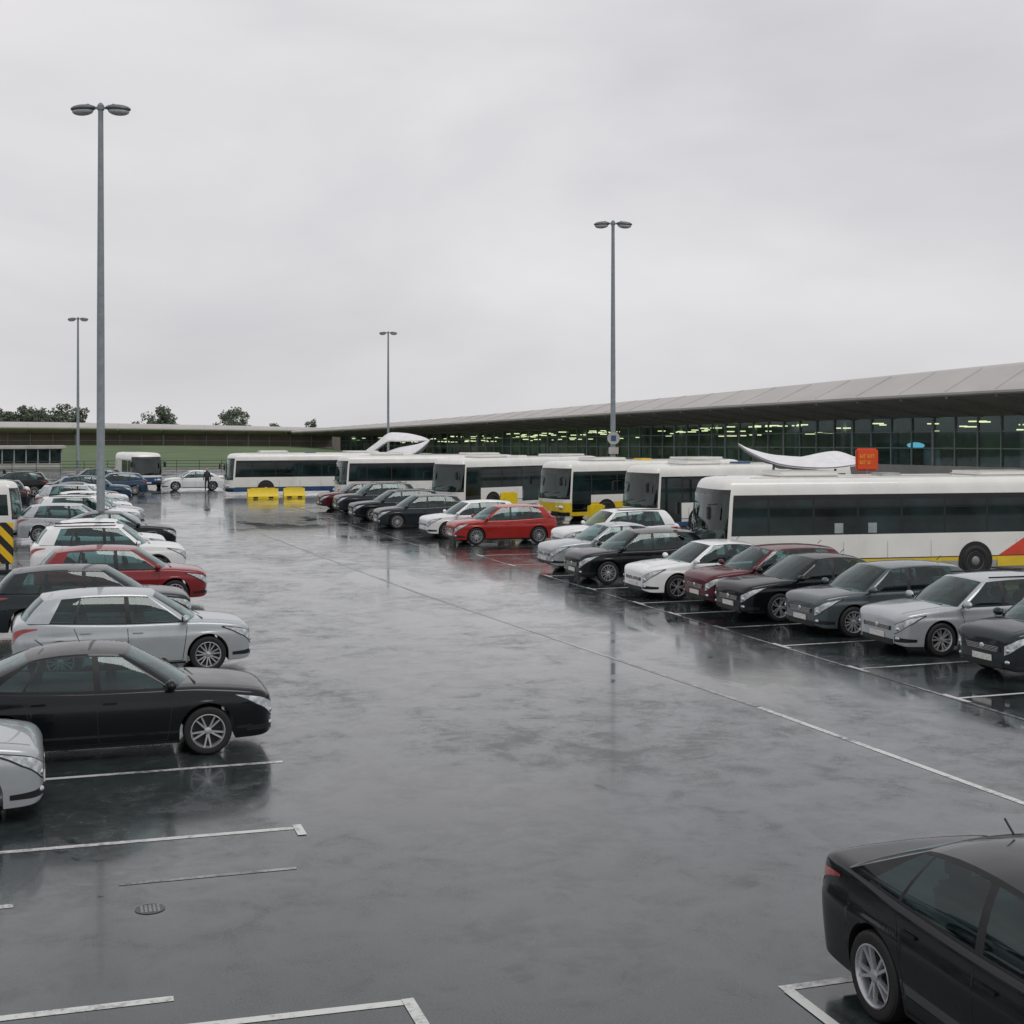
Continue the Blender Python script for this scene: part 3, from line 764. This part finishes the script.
obj('hazard_marker_post',b.mesh('hazard_mesh',[hz,trimM]),(-1.6,45.2,0),R(-18))
for x,y in ((19.8,49.5),(21.1,49.7)):
    b=MB(); b.lathe([(.09,0),(.09,.85),(.06,.93),(.001,.95)],(0,0,0),'z',0,14); b.lathe([(.093,.65),(.093,.75)],(0,0,0),'z',1,14)
    obj('bollard',b.mesh('bollard_mesh',[yM,trimM]),(x,y,0))

# ------------------------------------------------------------ pedestrian
def person(loc,rz_):
    V=[(0,0,.96),(0,0,1.15),(0,0,1.38),(0,0,1.50),(0,.01,1.60),(0,.01,1.72),
       (.17,0,1.40),(.24,0,1.13),(.23,.08,.90),(.22,.1,.83),(-.17,0,1.40),(-.24,-.02,1.13),(-.24,.05,.90),(-.24,.07,.83),
       (.10,0,.90),(.11,.06,.5),(.11,.02,.09),(.11,.17,.04),(-.10,0,.90),(-.11,-.03,.5),(-.11,-.14,.1),(-.11,0,.04)]
    E=[(0,1),(1,2),(2,3),(3,4),(4,5),(2,6),(6,7),(7,8),(8,9),(2,10),(10,11),(11,12),(12,13),(0,14),(14,15),(15,16),(16,17),(0,18),(18,19),(19,20),(20,21)]
    Rr=[.16,.15,.17,.06,.10,.08,.075,.055,.045,.035,.075,.055,.045,.035,.10,.07,.05,.04,.10,.07,.05,.04]
    me=bpy.data.meshes.new('pedestrian_mesh'); me.from_pydata(V,E,[])
    o=obj('pedestrian',me,loc,R(rz_))
    o.modifiers.new('Skin','SKIN')
    for i,sv in enumerate(me.skin_vertices[0].data): sv.radius=(Rr[i],Rr[i]*.8); sv.use_root=(i==0)
    sb=o.modifiers.new('Sub','SUBSURF'); sb.levels=1; sb.render_levels=2
    m,nt,bs=newmat('clothing'); tc=N(nt,'ShaderNodeTexCoord'); sx=N(nt,'ShaderNodeSeparateXYZ'); nt.links.new(tc.outputs['Object'],sx.inputs[0])
    mm=N(nt,'ShaderNodeMath',operation='MULTIPLY'); mm.inputs[1].default_value=.5; nt.links.new(sx.outputs[2],mm.inputs[0])
    r=ramp(nt,mm.outputs[0],[(0,(.02,.02,.02)),(.05,(.02,.022,.035)),(.46,(.02,.022,.025)),(.765,(.45,.28,.2)),(.85,(.03,.02,.015))],'CONSTANT'); nt.links.new(r.outputs[0],bs.inputs['Base Color'])
    me.materials.append(m)
person((10.1,99.9,0),160)

# ------------------------------------------------------------ trees
leafM=simple('foliage',(.10,.13,.085),rough=.8,var=.5,nscale=.9); barkM=simple('bark',(.09,.075,.06),rough=.9)  # leaf colour is lightened so distance haze is painted into it
def tree(b,x,y,h,w,nl=900):
    b.lathe([(.28,0),(.2,h*.3),(.1,h*.6),(.02,h*.9)],(x,y,0),'z',1,8)
    cl=[]
    for i in range(24):
        a=random.random()*6.28; rr_=w/2*random.uniform(.1,.9); zz=h*random.uniform(.42,.9)
        rr_*=1-max(0,(zz/h-.6))*1.1
        cl.append((x+rr_*math.cos(a),y+rr_*math.sin(a),zz,random.uniform(.10,.19)*w))
        p=Vector((x,y,h*.3)); q=Vector(cl[-1][:3]); d=q-p
        b.box((p+q)/2,(d.length,.08,.08),1,d.to_track_quat('X','Z').to_euler())
    for i in range(nl):
        c=random.choice(cl); v=Vector((random.gauss(0,1),random.gauss(0,1),random.gauss(0,.8))).normalized()*c[3]*random.random()**.4
        p=Vector(c[:3])+v; s=random.uniform(.14,.30)
        u1=Vector((random.gauss(0,1),random.gauss(0,1),random.gauss(0,1))).normalized(); u2=u1.orthogonal().normalized()
        b.poly([p+u1*s,p+u2*s,p-u1*s,p-u2*s],0)
for x,y,h,w in ((22.1,319.5,10.2,10.5),(37.4,314.4,9.6,10)):
    b=MB(); tree(b,0,0,h,w,2400); obj('tree',b.mesh('tree_mesh',[leafM,barkM],smooth=False,doubles=False,recalc=False),(x,y,0))
b=MB()
for i in range(18): tree(b,-24+i*1.75+random.uniform(-1,1),random.uniform(-4,4),random.uniform(8.8,11.8),random.uniform(5.5,8),800)
obj('distant_trees',b.mesh('distant_trees_mesh',[leafM,barkM],smooth=False,doubles=False,recalc=False),(-3,331,0),R(-16))
b=MB()
for x in (-16,-9,8,16,24): tree(b,x,random.uniform(-2,2),random.uniform(6.4,7.6),random.uniform(2.2,4),250)
obj('distant_bushes',b.mesh('distant_bushes_mesh',[leafM,barkM],smooth=False,doubles=False,recalc=False),(31,312,0),R(-16))

# ------------------------------------------------------------ sky
w=bpy.data.worlds.new('World'); S.world=w; w.use_nodes=True; nt=w.node_tree
bg=nt.nodes['Background']; sky=N(nt,'ShaderNodeTexSky',sky_type='NISHITA'); sky.sun_disc=False
sky.sun_elevation=R(50); sky.sun_rotation=R(200)
tc=N(nt,'ShaderNodeTexCoord')
mp=N(nt,'ShaderNodeMapping'); mp.inputs['Scale'].default_value=(1,1,2.6); nt.links.new(tc.outputs['Generated'],mp.inputs[0])
n=noise(nt,2.1,5,.5,vec=mp.outputs[0],dist=.35)
cl=ramp(nt,n.outputs['Fac'],[(.3,(6.0,5.95,6.22)),(.7,(8.5,8.28,8.35))])
mx_=mixc(nt,.95,sky.outputs[0],cl.outputs[0])
nt.links.new(mx_,bg.inputs[0]); bg.inputs[1].default_value=.1
sl=bpy.data.lights.new('sun','SUN'); sl.energy=.8; sl.angle=R(25); sl.color=(1,.97,.93)
so=bpy.data.objects.new('sun',sl); S.collection.objects.link(so); so.rotation_euler=(R(40),0,R(20))
# ------------------------------------------------------------ camera
cd=bpy.data.cameras.new('camera'); cd.sensor_width=36; cd.lens=36*1350/1024; cd.shift_y=-82/1024; cd.clip_end=6000
co=bpy.data.objects.new('camera',cd); S.collection.objects.link(co); co.location=(0,0,4.5); co.rotation_euler=(R(90),0,R(-18.5))
S.camera=co
print('objs',len(S.objects))
